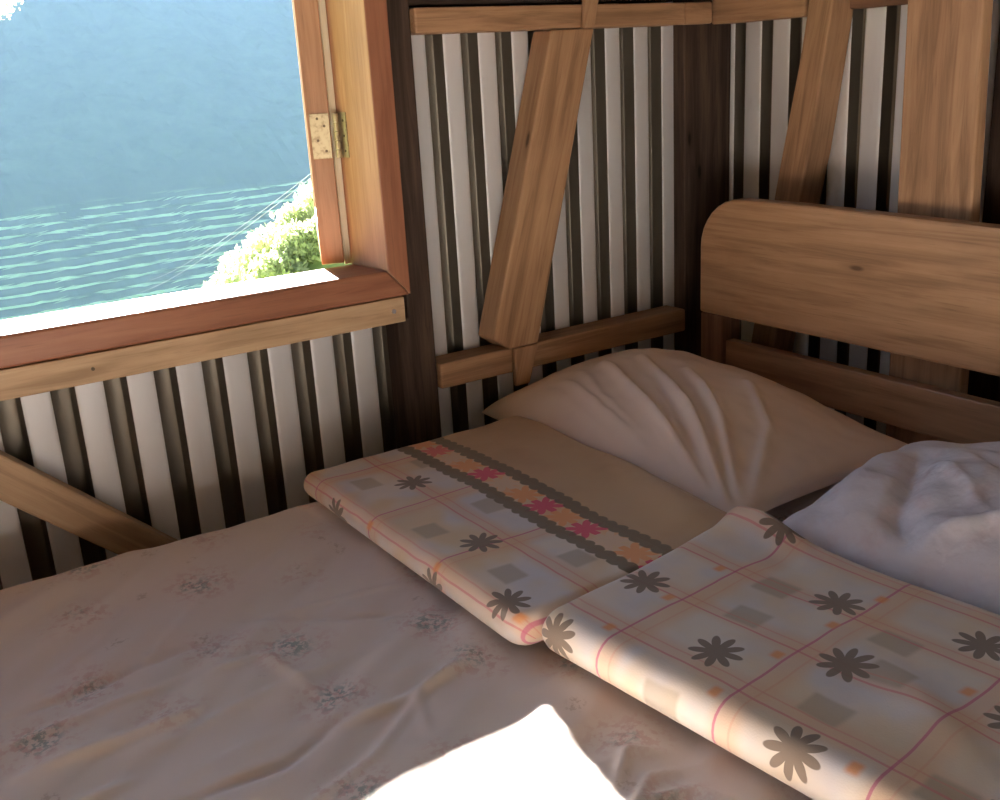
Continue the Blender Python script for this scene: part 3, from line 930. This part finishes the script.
# power lines
t = NT('wire_grey'); t.pbr((.09, .10, .12), .8, 0); M['wire'] = t.m
def wire(p0, p1, sag, label):
    n = 40; p0, p1 = Vector(p0), Vector(p1); V, F = [], []
    d = (p1 - p0).normalized(); a_ = d.orthogonal().normalized(); b_ = d.cross(a_)
    for i in range(n + 1):
        q = p0.lerp(p1, i / n); q.z -= sag * 4 * (i / n) * (1 - i / n)
        for k in range(6): V.append(q + (a_ * cos(k * pi / 3) + b_ * sin(k * pi / 3)) * .0045)
    for i in range(n):
        for k in range(6):
            l = (k + 1) % 6; F.append((i * 6 + k, i * 6 + l, i * 6 + 6 + l, i * 6 + 6 + k))
    o = mesh('power_line', V, F, M['wire'], None, None, d, Z, True)
    return tag(o, label, 'power line', 'power lines across the valley')
wire((7.9, 18, -.34), (17.84, 70, -10.9), .3, 'upper of the two thin power lines outside the window')
wire((7.85, 18, -.44), (17.1, 70, -11.6), .3, 'lower of the two thin power lines outside the window')

# valley haze
t = NT('valley_haze')
vs_ = t.n('ShaderNodeVolumeScatter'); vs_.inputs['Color'].default_value = (.40, .66, 1, 1)
vs_.inputs['Density'].default_value = .00030; vs_.inputs['Anisotropy'].default_value = 0
t.t.links.new(vs_.outputs[0], t.out.inputs['Volume'])
hv, hf = prism_data(rect(-500, 700, 75, 288 + 640), -120, 150, 'C')
hz = mesh('valley_haze', hv, hf, t.m, None, (100, 400, 0))
tag(hz, 'blue morning haze filling the valley', 'haze', kind='stuff')

# ------------------------------------------------------------------ light
w = bpy.data.worlds.new('World'); sc.world = w; w.use_nodes = True
nt = w.node_tree; nt.nodes.clear()
sky = nt.nodes.new('ShaderNodeTexSky'); sky.sky_type = 'NISHITA'; sky.sun_disc = False
SD = Vector((.207, 1, .43)).normalized()
sky.sun_elevation = math.asin(SD.z); sky.sun_rotation = math.atan2(SD.x, SD.y)
sky.altitude = 1000
bg = nt.nodes.new('ShaderNodeBackground'); bg.inputs[1].default_value = .26
ow = nt.nodes.new('ShaderNodeOutputWorld')
nt.links.new(sky.outputs[0], bg.inputs[0]); nt.links.new(bg.outputs[0], ow.inputs[0])
sun = bpy.data.objects.new('sun', bpy.data.lights.new('sun', 'SUN')); COL.objects.link(sun)
sun.data.energy = 92; sun.data.angle = math.radians(.8); sun.data.color = (1, .98, .95)
sun.rotation_euler = (SD).to_track_quat('Z', 'Y').to_euler(); sun.location = (2, 9, 5)
pt = bpy.data.objects.new('window_portal', bpy.data.lights.new('window_portal', 'AREA')); COL.objects.link(pt)
pt.data.shape = 'RECTANGLE'; pt.data.size = 2.2; pt.data.size_y = 1.15; pt.data.cycles.is_portal = True
pt.location = (-.2, 1.95, 1.42); pt.rotation_euler = (-pi / 2, 0, 0)

vsn = sc.view_settings
vsn.view_transform = 'Standard'; vsn.look = 'None'; vsn.gamma = 1; vsn.use_curve_mapping = False; vsn.exposure = .12
sc.cycles.max_bounces = 10; sc.cycles.diffuse_bounces = 6; sc.cycles.glossy_bounces = 4; sc.cycles.transparent_max_bounces = 12
sc.cycles.volume_bounces = 1; sc.cycles.sample_clamp_indirect = 6; sc.cycles.caustics_reflective = False
sc.cycles.use_denoising = True
